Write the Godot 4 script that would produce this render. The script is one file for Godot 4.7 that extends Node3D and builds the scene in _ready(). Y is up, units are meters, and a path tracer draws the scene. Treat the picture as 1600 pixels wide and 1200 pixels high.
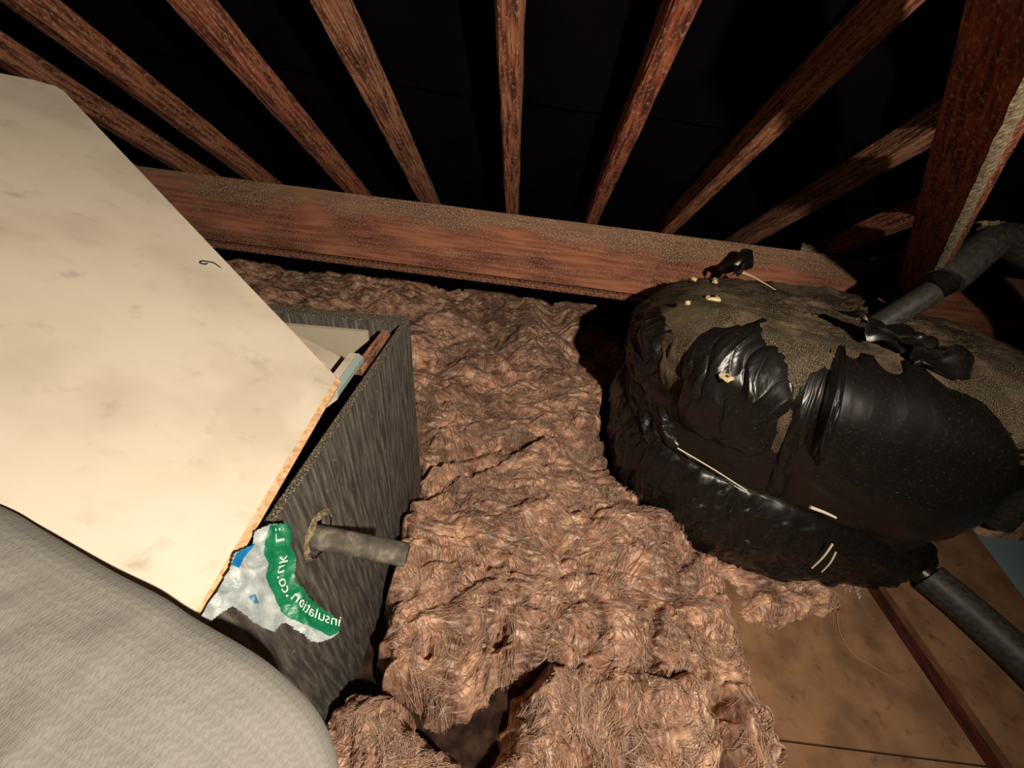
extends Node3D
# A loft: rafters on a purlin, mineral wool quilts between the joists, a timber tank box with a loose
# lid board, and a water tank in a black plastic jacket. One lamp hangs beside the camera.

var rng := RandomNumberGenerator.new()
var M := {}


func _ready() -> void:
	rng.seed = 7
	# ---- camera, environment, lamp
	var cam := Camera3D.new()
	cam.name = "camera"
	cam.fov = 86.3
	cam.near = 0.02
	cam.position = Vector3(0, 1.3, 0)
	cam.basis = Basis(Vector3.RIGHT, deg_to_rad(-39.5)) * Basis(Vector3.BACK, deg_to_rad(7.3))
	add_child(cam)
	var we := WorldEnvironment.new()
	we.name = "environment"
	var env := Environment.new()
	env.background_mode = Environment.BG_COLOR
	env.background_color = Color(0, 0, 0)
	env.tonemap_mode = Environment.TONE_MAPPER_LINEAR
	env.tonemap_exposure = 1.0
	env.sdfgi_enabled = true
	env.ssao_enabled = true
	env.ssil_enabled = true
	we.environment = env
	add_child(we)
	hanging_lamp(Vector3(0.50, 1.68, 0.33), Vector3(-0.15, 0.32, -0.82), 4.25)
	materials()
	# ---- large structure
	roof_and_walls()
	floor_and_boards()
	rafters()
	purlin_and_battens()
	brace()
	# ---- objects
	tank_box()
	lid_board()
	insulation()
	water_tank()
	pipes()
	cloth()
	packaging()
	fragments()


# ------------------------------------------------------------------ helpers

func numbered(called: String) -> String:
	if not has_node(NodePath(called)):
		return called
	var k := 1
	while has_node(NodePath("%s_%03d" % [called, k])):
		k += 1
	return "%s_%03d" % [called, k]


func tag(o: Node, label: String, category: String, group := "") -> void:
	o.set_meta("label", label)
	o.set_meta("category", category)
	if group:
		o.set_meta("group", group)


func thing(called: String, label: String, category: String, at := Vector3.ZERO, group := "") -> Node3D:
	var o := Node3D.new()
	o.name = numbered(called)
	o.position = at
	add_child(o)
	tag(o, label, category, group)
	return o


func put(called: String, mesh: Mesh, mat: Material, parent: Node = null) -> MeshInstance3D:
	var o := MeshInstance3D.new()
	o.mesh = mesh
	o.material_override = mat
	o.cast_shadow = GeometryInstance3D.SHADOW_CASTING_SETTING_ON
	if parent == null or parent == self:
		o.name = numbered(called)
		add_child(o)
	else:
		o.name = called
		parent.add_child(o, true)
	return o


func struct(called: String, mesh: Mesh, mat: Material, label: String) -> MeshInstance3D:
	var o := put(called, mesh, mat)
	o.set_meta("kind", "structure")
	o.set_meta("label", label)
	return o


func fnoise(sd: int, freq: float, oct := 3, ridged := false, warp := 0.0) -> FastNoiseLite:
	var n := FastNoiseLite.new()
	n.seed = sd
	n.noise_type = FastNoiseLite.TYPE_SIMPLEX_SMOOTH
	n.frequency = freq
	n.fractal_type = FastNoiseLite.FRACTAL_RIDGED if ridged else FastNoiseLite.FRACTAL_FBM
	n.fractal_octaves = oct
	if warp > 0.0:
		n.domain_warp_enabled = true
		n.domain_warp_amplitude = warp
		n.domain_warp_frequency = freq * 0.9
		n.domain_warp_fractal_octaves = 3
	return n


func ntex(n: FastNoiseLite, stops: Array, size := 512) -> NoiseTexture2D:
	var t := NoiseTexture2D.new()
	t.width = size
	t.height = size
	t.seamless = true
	t.seamless_blend_skirt = 0.25
	t.generate_mipmaps = false
	t.noise = n
	if stops.size():
		var g := Gradient.new()
		var offs := PackedFloat32Array()
		var cols := PackedColorArray()
		for s in stops:
			offs.append(s[0])
			cols.append(s[1])
		g.offsets = offs
		g.colors = cols
		t.color_ramp = g
	return t


func mat(tex: Texture2D, rough: float, tri := Vector3.ZERO, bump: Texture2D = null, bump_cm := 0.0, tint := Color.WHITE) -> StandardMaterial3D:
	var m := StandardMaterial3D.new()
	m.albedo_color = tint
	m.albedo_texture = tex
	m.roughness = rough
	m.metallic_specular = 0.4
	if tri != Vector3.ZERO:
		m.uv1_triplanar = true
		m.uv1_scale = tri
		m.uv1_triplanar_sharpness = 4.0
	if bump:
		m.heightmap_enabled = true
		m.heightmap_texture = bump
		m.heightmap_scale = bump_cm
	return m


func over(m: StandardMaterial3D, tex: Texture2D, tri2: Vector3) -> void:
	m.detail_enabled = true
	m.detail_blend_mode = BaseMaterial3D.BLEND_MODE_MIX
	m.detail_albedo = tex
	m.detail_uv_layer = BaseMaterial3D.DETAIL_UV_2
	m.uv2_triplanar = true
	m.uv2_scale = tri2


# a grid surface: f(u, v) gives the point; cells whose points are not wanted are left out
func grid(nu: int, nv: int, f: Callable, uvf = null, colf = null, keep := PackedByteArray()) -> ArrayMesh:
	var P := PackedVector3Array()
	var N := PackedVector3Array()
	var U := PackedVector2Array()
	var C := PackedColorArray()
	var I := PackedInt32Array()
	var w := nu + 1
	P.resize(w * (nv + 1))
	N.resize(P.size())
	U.resize(P.size())
	if colf != null:
		C.resize(P.size())
	for j in nv + 1:
		for i in w:
			var k := j * w + i
			var u := float(i) / nu
			var v := float(j) / nv
			P[k] = f.call(u, v)
			U[k] = uvf.call(u, v, P[k]) if uvf != null else Vector2(u, v)
			if colf != null:
				C[k] = colf.call(u, v, P[k])
	for j in nv + 1:
		for i in w:
			var a := P[j * w + mini(i + 1, nu)] - P[j * w + maxi(i - 1, 0)]
			var b := P[mini(j + 1, nv) * w + i] - P[maxi(j - 1, 0) * w + i]
			N[j * w + i] = a.cross(b).normalized()
	for j in nv:
		for i in nu:
			var k := j * w + i
			if keep.size() and not (keep[k] and keep[k + 1] and keep[k + w] and keep[k + w + 1]):
				continue
			I.append_array(PackedInt32Array([k, k + w, k + 1, k + 1, k + w, k + w + 1]))
	return arrays(P, N, U, C, I)


func arrays(P: PackedVector3Array, N: PackedVector3Array, U: PackedVector2Array, C: PackedColorArray, I: PackedInt32Array) -> ArrayMesh:
	var A := []
	A.resize(Mesh.ARRAY_MAX)
	A[Mesh.ARRAY_VERTEX] = P
	A[Mesh.ARRAY_NORMAL] = N
	A[Mesh.ARRAY_TEX_UV] = U
	if C.size():
		A[Mesh.ARRAY_COLOR] = C
	A[Mesh.ARRAY_INDEX] = I
	var m := ArrayMesh.new()
	m.add_surface_from_arrays(Mesh.PRIMITIVE_TRIANGLES, A)
	return m


func tri(st: SurfaceTool, a: Vector3, b: Vector3, c: Vector3) -> void:
	st.add_vertex(a)
	st.add_vertex(b)
	st.add_vertex(c)


func quad(st: SurfaceTool, a: Vector3, b: Vector3, c: Vector3, d: Vector3) -> void:
	tri(st, a, b, c)
	tri(st, a, c, d)


# a prism: the outline (in the plane of ex, ey) pushed out along ez
func prism(outline: PackedVector2Array, at: Vector3, ex: Vector3, ey: Vector3, ez: Vector3) -> ArrayMesh:
	var st := SurfaceTool.new()
	st.begin(Mesh.PRIMITIVE_TRIANGLES)
	st.set_smooth_group(-1)
	var ids := Geometry2D.triangulate_polygon(outline)
	var pt := func(i: int, top: bool) -> Vector3:
		return at + ex * outline[i].x + ey * outline[i].y + (ez if top else Vector3.ZERO)
	for k in range(0, ids.size(), 3):
		for top in [false, true]:
			var a: Vector3 = pt.call(ids[k], top)
			var b: Vector3 = pt.call(ids[k + 1], top)
			var c: Vector3 = pt.call(ids[k + 2], top)
			var out := ez if top else -ez
			if (b - a).cross(c - a).dot(out) > 0.0:
				tri(st, a, c, b)
			else:
				tri(st, a, b, c)
	var mid := Vector2.ZERO
	for p in outline:
		mid += p / outline.size()
	var cw := Geometry2D.is_polygon_clockwise(outline)
	var flip := (ex.cross(ey).dot(ez) > 0.0) != cw
	for i in outline.size():
		var j := (i + 1) % outline.size()
		if flip:
			quad(st, pt.call(i, false), pt.call(i, true), pt.call(j, true), pt.call(j, false))
		else:
			quad(st, pt.call(i, false), pt.call(j, false), pt.call(j, true), pt.call(i, true))
	st.generate_normals()
	return st.commit()


func rounded(w: float, h: float, r: float) -> PackedVector2Array:
	return PackedVector2Array([Vector2(-w / 2 + r, -h / 2), Vector2(w / 2 - r, -h / 2), Vector2(w / 2, -h / 2 + r), Vector2(w / 2, h / 2 - r), Vector2(w / 2 - r, h / 2), Vector2(-w / 2 + r, h / 2), Vector2(-w / 2, h / 2 - r), Vector2(-w / 2, -h / 2 + r)])


# a sawn timber in its own axes: length along z, chamfered and slightly wavy
func timber(w: float, h: float, length: float, sd: int, r := 0.004, wav := 0.002, split := false) -> ArrayMesh:
	var sec := rounded(w, h, r)
	if split:      # a shake: the lower corner is broken away in a step
		sec[1] = Vector2(w / 2 - 0.006, -h / 2)
		sec[2] = Vector2(w / 2 - 0.012, -h / 2 + 0.014)
		sec[3] = Vector2(w / 2 - 0.001, -h / 2 + 0.016)
		sec[4] = Vector2(w / 2, h / 2)
	var st := SurfaceTool.new()
	st.begin(Mesh.PRIMITIVE_TRIANGLES)
	st.set_smooth_group(-1)
	var n := fnoise(sd, 6.0, 3)
	var segs := clampi(int(length / 0.04), 2, 70)
	var ring := []
	for k in segs + 1:
		var z := length * k / segs
		var row := PackedVector3Array()
		for q in sec.size():
			var p := sec[q]
			row.append(Vector3(p.x + n.get_noise_3d(z, q * 0.13, 0.0) * wav, p.y + n.get_noise_3d(z, q * 0.13, 9.0) * wav, z))
		ring.append(row)
	for k in segs:
		for q in 8:
			var t := (q + 1) % 8
			quad(st, ring[k][q], ring[k][t], ring[k + 1][t], ring[k + 1][q])
	for q in range(1, 7):
		tri(st, ring[0][0], ring[0][q + 1], ring[0][q])
		tri(st, ring[segs][0], ring[segs][q], ring[segs][q + 1])
	st.generate_normals()
	return st.commit()


func lay(o: Node3D, a: Vector3, b: Vector3, up: Vector3) -> void:
	var z := (b - a).normalized()
	var x := up.cross(z).normalized()
	o.transform = Transform3D(Basis(x, z.cross(x), z), a)


func tube(pts: PackedVector3Array, radius: float, sides := 16, caps := true, taper := 1.0) -> ArrayMesh:
	var st := SurfaceTool.new()
	st.begin(Mesh.PRIMITIVE_TRIANGLES)
	var up := Vector3(0.123, 0.9, 0.31)
	var ring := []
	for k in pts.size():
		var d := (pts[mini(k + 1, pts.size() - 1)] - pts[maxi(k - 1, 0)]).normalized()
		var x := up.cross(d).normalized()
		var y := d.cross(x)
		var row := PackedVector3Array()
		var rr := radius * lerpf(1.0, taper, float(k) / (pts.size() - 1))
		for q in sides:
			row.append(pts[k] + (x * cos(TAU * q / sides) + y * sin(TAU * q / sides)) * rr)
		ring.append(row)
	for k in pts.size() - 1:
		for q in sides:
			var t := (q + 1) % sides
			quad(st, ring[k][q], ring[k][t], ring[k + 1][t], ring[k + 1][q])
	if caps:
		st.set_smooth_group(1)
		for q in sides:
			tri(st, pts[0], ring[0][(q + 1) % sides], ring[0][q])
			tri(st, pts[-1], ring[-1][q], ring[-1][(q + 1) % sides])
	st.generate_normals()
	return st.commit()


func curve(pts: Array, step := 0.01) -> PackedVector3Array:
	var c := Curve3D.new()
	c.bake_interval = step
	for k in pts.size():
		var a: Vector3 = pts[maxi(k - 1, 0)]
		var b: Vector3 = pts[mini(k + 1, pts.size() - 1)]
		var t := (b - a) / 6.0
		c.add_point(pts[k], -t, t)
	return c.get_baked_points()


# a small broken lump
func lump(size: Vector3, sd: int, rough := 0.35) -> ArrayMesh:
	var n := fnoise(sd, 1.4, 2)
	return grid(10, 7, func(u: float, v: float) -> Vector3:
		var d := Vector3(sin(PI * v) * cos(TAU * u), cos(PI * v), sin(PI * v) * sin(TAU * u))
		var e := Vector3(signf(d.x) * pow(absf(d.x), 0.6), signf(d.y) * pow(absf(d.y), 0.6), signf(d.z) * pow(absf(d.z), 0.6))
		return e * size * 0.5 * (1.0 + rough * n.get_noise_3dv(d * 1.3)))


func seg_dist(p: Vector2, a: Vector2, b: Vector2) -> float:
	var ab := b - a
	var t := clampf((p - a).dot(ab) / maxf(ab.length_squared(), 1e-9), 0.0, 1.0)
	return p.distance_to(a + ab * t)


func box_mesh(size: Vector3) -> ArrayMesh:
	var b := rounded(size.x, size.y, minf(0.003, size.y * 0.2))
	return prism(b, Vector3(0, 0, -size.z / 2), Vector3.RIGHT, Vector3.UP, Vector3(0, 0, size.z))


# ------------------------------------------------------------------ lamp

func hanging_lamp(at: Vector3, aim: Vector3, energy: float) -> void:
	var l := thing("work_lamp", "small work lamp in a cone shade, hung beside the viewpoint and aimed along the quilt", "lamp", at)
	var d := (aim - at).normalized()
	var g := StandardMaterial3D.new()
	g.albedo_color = Color(1, 0.95, 0.85)
	g.emission_enabled = true
	g.emission = Color(1.0, 0.94, 0.86)
	g.emission_energy_multiplier = 3.0
	var dark := flat(Color(0.05, 0.05, 0.05), 0.6)
	put("lens", tube(PackedVector3Array([d * -0.004, Vector3.ZERO]), 0.024, 20), g, l)
	put("shade", tube(PackedVector3Array([d * -0.075, d * -0.04, d * -0.006]), 0.018, 20, true, 1.6), dark, l)
	put("cord", tube(PackedVector3Array([d * -0.07, Vector3(0, 0.06, 0) - d * 0.07, Vector3(0, 0.66, 0) - d * 0.05]), 0.004, 8), dark, l)
	var o := SpotLight3D.new()
	o.name = "lamp_beam"
	o.light_color = Color(1.0, 0.94, 0.86)
	o.light_energy = energy
	o.light_size = 0.02
	o.spot_range = 12.0
	o.spot_attenuation = 2.0
	o.spot_angle = 69.0
	o.spot_angle_attenuation = 1.0
	o.shadow_enabled = true
	l.add_child(o)
	o.look_at_from_position(at + d * 0.02, aim, Vector3.UP)


# ------------------------------------------------------------------ materials

func materials() -> void:
	var grain := fnoise(11, 0.012, 4, false, 20.0)
	var grain_t := ntex(grain, [[0.2, Color(0.30, 0.165, 0.12)], [0.5, Color(0.51, 0.325, 0.24)], [0.8, Color(0.64, 0.445, 0.345)]], 512)
	var rough_t := ntex(fnoise(12, 0.05, 4), [], 256)
	var dust := ntex(fnoise(13, 0.022, 8), [[0.5, Color(0.5, 0.42, 0.34, 0.0)], [0.66, Color(0.55, 0.46, 0.37, 0.4)], [0.85, Color(0.68, 0.59, 0.48, 0.8)]], 1024)
	M.wood = mat(grain_t, 0.85, Vector3(9, 9, 1.1), rough_t, 0.25)
	over(M.wood, dust, Vector3(4, 4, 2.5))
	M.felt = mat(ntex(fnoise(14, 0.02, 4), [[0.3, Color(0.03, 0.022, 0.036)], [0.7, Color(0.05, 0.036, 0.052)]], 256), 0.8, Vector3(1, 1, 1), rough_t, 0.1)
	M.felt.roughness = 1.0
	M.felt.metallic_specular = 0.1
	M.floor = mat(grain_t, 0.95, Vector3(3, 3, 3), null, 0.0, Color(0.40, 0.43, 0.44))
	var boardt := ntex(fnoise(15, 0.008, 5, false, 25.0), [[0.2, Color(0.43, 0.315, 0.22)], [0.5, Color(0.50, 0.37, 0.265)], [0.8, Color(0.54, 0.405, 0.29)]], 512)
	M.board = mat(boardt, 0.7, Vector3(1.6, 1.6, 1.6), rough_t, 0.03)
	over(M.board, ntex(fnoise(16, 0.02, 5, false, 30.0), [[0.66, Color(0.30, 0.20, 0.14, 0.0)], [0.82, Color(0.30, 0.20, 0.14, 0.3)], [0.98, Color(0.2, 0.12, 0.08, 0.7)]], 512), Vector3(1.7, 1.7, 1.7))
	# the tank box: black painted board under grey dust, with brushed vertical streaks
	var streak := ntex(fnoise(17, 0.012, 5, false, 10.0), [[0.22, Color(0.21, 0.198, 0.185)], [0.5, Color(0.30, 0.285, 0.265)], [0.72, Color(0.37, 0.352, 0.325)], [0.92, Color(0.47, 0.45, 0.41)]], 1024)
	M.box = mat(streak, 0.85, Vector3(6, 0.55, 6), rough_t, 0.05)
	over(M.box, ntex(fnoise(18, 0.02, 8), [[0.70, Color(0.5, 0.45, 0.38, 0.0)], [0.86, Color(0.5, 0.46, 0.4, 0.3)], [0.97, Color(0.72, 0.67, 0.58, 0.8)]], 512), Vector3(5, 5, 5))
	M.rim = mat(ntex(fnoise(19, 0.12, 4), [[0.3, Color(0.17, 0.155, 0.13)], [0.55, Color(0.33, 0.30, 0.25)], [0.8, Color(0.62, 0.57, 0.5)]], 512), 0.95, Vector3(4, 4, 4), rough_t, 0.2)
	# cream faced board
	var cream := ntex(fnoise(20, 0.006, 5, false, 30.0), [[0.2, Color(0.735, 0.69, 0.615)], [0.5, Color(0.785, 0.742, 0.668)], [0.8, Color(0.80, 0.76, 0.69)]], 512)
	M.cream = mat(cream, 0.6, Vector3(1.3, 1.3, 1.3))
	over(M.cream, ntex(fnoise(21, 0.014, 5, false, 26.0), [[0.7, Color(0.48, 0.43, 0.35, 0.0)], [0.85, Color(0.48, 0.43, 0.35, 0.2)], [0.98, Color(0.3, 0.26, 0.2, 0.5)]], 512), Vector3(2.2, 2.2, 2.2))
	M.raw_edge = mat(ntex(fnoise(22, 0.05, 4), [[0.1, Color(0.66, 0.50, 0.36)], [0.5, Color(0.77, 0.63, 0.47)], [0.9, Color(0.81, 0.70, 0.55)]], 256), 0.9, Vector3(6, 6, 6), rough_t, 0.15)
	M.white = flat(Color(0.66, 0.62, 0.54), 0.6)
	M.pale = flat(Color(0.80, 0.77, 0.68), 0.7)
	M.chip = flat(Color(0.82, 0.74, 0.56), 0.9)
	# mineral wool: fine fibre here, the streaks of pale and dirty wool are in the quilts' own colours
	var fine := ntex(fnoise(30, 0.012, 5, false, 40.0), [[0.15, Color(0.72, 0.54, 0.43)], [0.5, Color(0.84, 0.655, 0.54)], [0.85, Color(0.92, 0.76, 0.64)]], 1024)
	var drawn := ntex(fnoise(32, 0.010, 6, false, 22.0), [[0.2, Color(0.34, 0.21, 0.155, 0.85)], [0.45, Color(0.45, 0.29, 0.215, 0.0)], [0.54, Color(0.94, 0.83, 0.74, 0.0)], [0.82, Color(0.95, 0.86, 0.78, 0.85)]], 1024)
	var nap := ntex(fnoise(31, 0.02, 5, false, 30.0), [], 512)
	for side in 2:
		var m := mat(fine, 1.0, Vector3(2.2, 2.2, 2.2), nap, 0.10)
		m.vertex_color_use_as_albedo = true
		m.metallic_specular = 0.1
		m.subsurf_scatter_enabled = true
		m.subsurf_scatter_strength = 0.45
		over(m, drawn, Vector3(1.1, 3.0, 5.0) if side == 0 else Vector3(5.0, 3.0, 1.3))
		M["wool_across" if side == 0 else "wool_along"] = m
	M.fibre = flat(Color.WHITE, 1.0)
	M.fibre.vertex_color_use_as_albedo = true
	M.fibre.metallic_specular = 0.15
	# polythene and the dust that lies on it
	M.poly = flat(Color(0.070, 0.064, 0.059), 0.36)
	M.poly.metallic_specular = 0.5
	var grit := [[0.64, Color(0.3, 0.25, 0.2, 0.0)], [0.82, Color(0.34, 0.285, 0.22, 0.2)], [0.97, Color(0.55, 0.46, 0.34, 0.8)]]
	over(M.poly, ntex(fnoise(41, 0.03, 7), grit, 1024), Vector3(3, 3, 3))
	M.dusty = mat(ntex(fnoise(42, 0.006, 6, false, 25.0), [[0.36, Color(0.085, 0.075, 0.074)], [0.52, Color(0.26, 0.22, 0.18)], [0.8, Color(0.36, 0.31, 0.25)]], 512), 0.85, Vector3(1.8, 1.8, 1.8), rough_t, 0.12)
	over(M.dusty, ntex(fnoise(43, 0.13, 3), [[0.5, Color(0.45, 0.38, 0.28, 0.0)], [0.66, Color(0.55, 0.47, 0.35, 0.5)], [0.82, Color(0.9, 0.79, 0.57, 1.0)]], 1024), Vector3(2.4, 2.4, 2.4))
	M.foam = mat(ntex(fnoise(44, 0.05, 4), [[0.3, Color(0.19, 0.185, 0.175)], [0.7, Color(0.27, 0.26, 0.245)]], 256), 0.5, Vector3(4, 4, 4))
	M.pipe = mat(ntex(fnoise(45, 0.015, 7), [[0.2, Color(0.27, 0.25, 0.225)], [0.6, Color(0.36, 0.335, 0.30)], [0.95, Color(0.56, 0.52, 0.46)]], 512), 0.8, Vector3(4, 4, 4), rough_t, 0.03)
	M.crust = mat(ntex(fnoise(47, 0.03, 6), [[0.2, Color(0.34, 0.285, 0.22)], [0.55, Color(0.48, 0.425, 0.335)], [0.9, Color(0.66, 0.60, 0.47)]], 512), 1.0, Vector3(6, 6, 6), rough_t, 0.3)
	# spun cloth with a pattern of pressed dots
	var im := Image.create(64, 64, false, Image.FORMAT_RGB8)
	for y in 64:
		for x in 64:
			var cx := fposmod(x + (8.0 if int(y / 16.0) % 2 else 0.0), 16.0) - 8.0
			var cy := fposmod(y, 16.0) - 8.0
			var d := 1.0 - smoothstep(2.5, 5.5, sqrt(cx * cx + cy * cy))
			im.set_pixel(x, y, Color(1.0 - d, 1.0 - d, 1.0 - d))
	M.cloth = mat(ntex(fnoise(46, 0.01, 5), [[0.3, Color(0.435, 0.425, 0.405)], [0.7, Color(0.48, 0.468, 0.445)]], 256), 0.9, Vector3.ZERO, ImageTexture.create_from_image(im), 0.02)
	M.cloth.uv1_scale = Vector3(62, 38, 1)


func flat(c: Color, rough: float) -> StandardMaterial3D:
	var m := StandardMaterial3D.new()
	m.albedo_color = c
	m.roughness = rough
	m.metallic_specular = 0.4
	return m


# ------------------------------------------------------------------ shell

const SLOPE := 0.781         # rise of the roof per metre towards the ridge
func roof_y(z: float) -> float:      # underside of the front rafters
	return 0.777 + SLOPE * (z + 1.7)


func roof_and_walls() -> void:
	var up := Vector3(0, 1, -SLOPE).normalized()
	var eave_z := -2.80
	var ridge_z := 1.2
	# felt sheets between rafters and battens, each lapping over the next
	var n := fnoise(50, 1.6, 4)
	var ceiling := struct("ceiling", prism(PackedVector2Array([Vector2(eave_z, 0), Vector2(ridge_z, 0), Vector2(ridge_z, 0.1), Vector2(eave_z, 0.1)]), Vector3(-3.1, roof_y(0) + 0.14, 0), Vector3(0, SLOPE, 1), Vector3.UP, Vector3(6.2, 0, 0)), M.felt, "black underside of the pitched roof behind the rafters")
	for k in 5:
		var z0 := eave_z + 0.8 * k - 0.06
		var lift := 0.004 + 0.0
		var sheet := grid(120, 14, func(u: float, v: float) -> Vector3:
			var x := lerpf(-3.05, 3.05, u)
			var z := z0 + v * 0.88
			var sag := 0.012 * absf(sin(PI * (x + 0.09) / 0.32)) + 0.012 * n.get_noise_2d(x * 1.5, z * 2.0 + k * 7.0)
			return Vector3(x, roof_y(z), z) + up * (0.084 + lift - sag * 0.6 + 0.012 * v))
		put("felt_sheet", sheet, M.felt, ceiling)
	var back := prism(PackedVector2Array([Vector2(0, 0), Vector2(4.0, 0), Vector2(4.0, 0.1), Vector2(0, 0.1)]), Vector3(-3.1, roof_y(ridge_z) + 0.14, ridge_z), Vector3(0, -SLOPE, 1), Vector3.UP, Vector3(6.2, 0, 0))
	struct("ceiling_back", back, M.felt, "rear slope of the loft roof")
	var tri2 := PackedVector2Array([Vector2(-2.9, -0.2), Vector2(5.3, -0.2), Vector2(ridge_z, roof_y(ridge_z) + 0.3)])
	struct("wall_left", prism(tri2, Vector3(-3.1, 0, 0), Vector3(0, 0, 1), Vector3.UP, Vector3(-0.1, 0, 0)), M.felt, "dark gable wall beyond the tank box")
	struct("wall_right", prism(tri2, Vector3(3.1, 0, 0), Vector3(0, 0, 1), Vector3.UP, Vector3(0.1, 0, 0)), M.felt, "dark gable wall beyond the water tank")


func floor_and_boards() -> void:
	var f := struct("floor", prism(PackedVector2Array([Vector2(-3.1, -0.16), Vector2(3.1, -0.16), Vector2(3.1, -0.06), Vector2(-3.1, -0.06)]), Vector3(0, 0, -2.85), Vector3.RIGHT, Vector3.UP, Vector3(0, 0, 8.1)), M.floor, "loft floor of brown boards beside the quilts")
	# two wide boards with a gap between them, and a joint across the first
	var t := 0.06
	var boards := [
		[Vector2(0.60, -0.292), Vector2(1.333, -0.2925), Vector2(1.245, -1.12), Vector2(0.60, -1.12)],
		[Vector2(0.60, -0.287), Vector2(1.334, -0.288), Vector2(1.39, 0.25), Vector2(0.60, 0.25)],
		[Vector2(1.318, -1.12), Vector2(1.372, -0.60), Vector2(1.466, 0.25), Vector2(2.0, 0.25), Vector2(1.86, -0.78), Vector2(1.90, -1.12)],
	]
	for b in boards:
		var pl := PackedVector2Array()
		for p in b:
			pl.append(p)
		put("floor_board", prism(pl, Vector3(0, -t, 0), Vector3.RIGHT, Vector3(0, 0, 1), Vector3(0, t, 0)), M.board, f)
	# joist of old dark timber seen in the gap
	var old: StandardMaterial3D = M.wood.duplicate()
	old.albedo_color = Color(0.50, 0.31, 0.26)
	old.detail_enabled = false
	put("joist", prism(PackedVector2Array([Vector2(1.235, -1.12), Vector2(1.33, -1.12), Vector2(1.48, 0.25), Vector2(1.38, 0.25)]), Vector3(0, -0.06, 0), Vector3.RIGHT, Vector3(0, 0, 1), Vector3(0, 0.035, 0)), old, f)
	var o := put("board_offcut", box_mesh(Vector3(0.5, 0.012, 0.7)), flat(Color(0.52, 0.62, 0.66), 0.6))
	o.position = Vector3(2.16, -0.05, -0.70)
	tag(o, "pale blue sheet on the floor past the brown boards", "sheet")


func rafters() -> void:
	var xs := [-2.14, -1.80, -1.445, -1.143, -0.745, -0.441, -0.091, 0.203, 0.524, 0.860, 1.20, 1.53]
	var foot := [0, 0, 0.02, -0.003, 0.0, 0.0, 0.0, 0.05, 0.03, 0.018, 0.0, 0.0]
	var names := [
		"dim brown rafter at the dark end, two beyond the one crossing the board corner", "dim brown rafter half hidden behind the raised board", "brown rafter passing just above the board's top corner",
		"brown rafter, second along from the board's top corner", "brown rafter with a dusty edge, third along from the board's corner", "rafter with a dark crevice along its length, above the tank box corner",
		"upright-looking dusty rafter above the middle of the purlin", "reddish rafter with flaking patches just beside the middle one", "rafter half in shadow whose lit foot stands behind the wrapped tank",
		"greyish rafter foot just above the wrapped tank's black tip", "rafter in deep shadow behind the slanting brace", "rafter in deep shadow beyond the slanting brace",
	]
	var dir := Vector3(0, SLOPE, 1).normalized()
	var up := Vector3(0, 1, -SLOPE).normalized()
	# sawn from different trees: some redder, some browner
	var tints := [Color(0.95, 0.9, 0.86), Color(1, 0.86, 0.82), Color(0.95, 0.9, 0.86), Color(0.92, 0.84, 0.78), Color(0.95, 0.82, 0.76), Color(0.96, 0.95, 0.92), Color(1, 0.92, 0.88), Color(0.95, 0.76, 0.70), Color(0.95, 0.9, 0.82), Color(0.92, 0.92, 0.90), Color(0.95, 0.82, 0.76), Color(1, 0.9, 0.84)]
	for k in xs.size():
		var stained: StandardMaterial3D = M.wood.duplicate()
		stained.albedo_color = tints[k]
		var a := Vector3(xs[k] + foot[k] * 1.4, roof_y(-2.72), -2.72) + up * 0.037
		var b := Vector3(xs[k] - foot[k] * 1.6, roof_y(1.15), 1.15) + up * 0.037
		var o := put("rafter", timber(0.048, 0.072, a.distance_to(b), 60 + k, 0.005, 0.003, k == 5), stained)
		lay(o, a, b, up)
		tag(o, names[k], "rafter", "rafters of the front roof slope")


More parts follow.
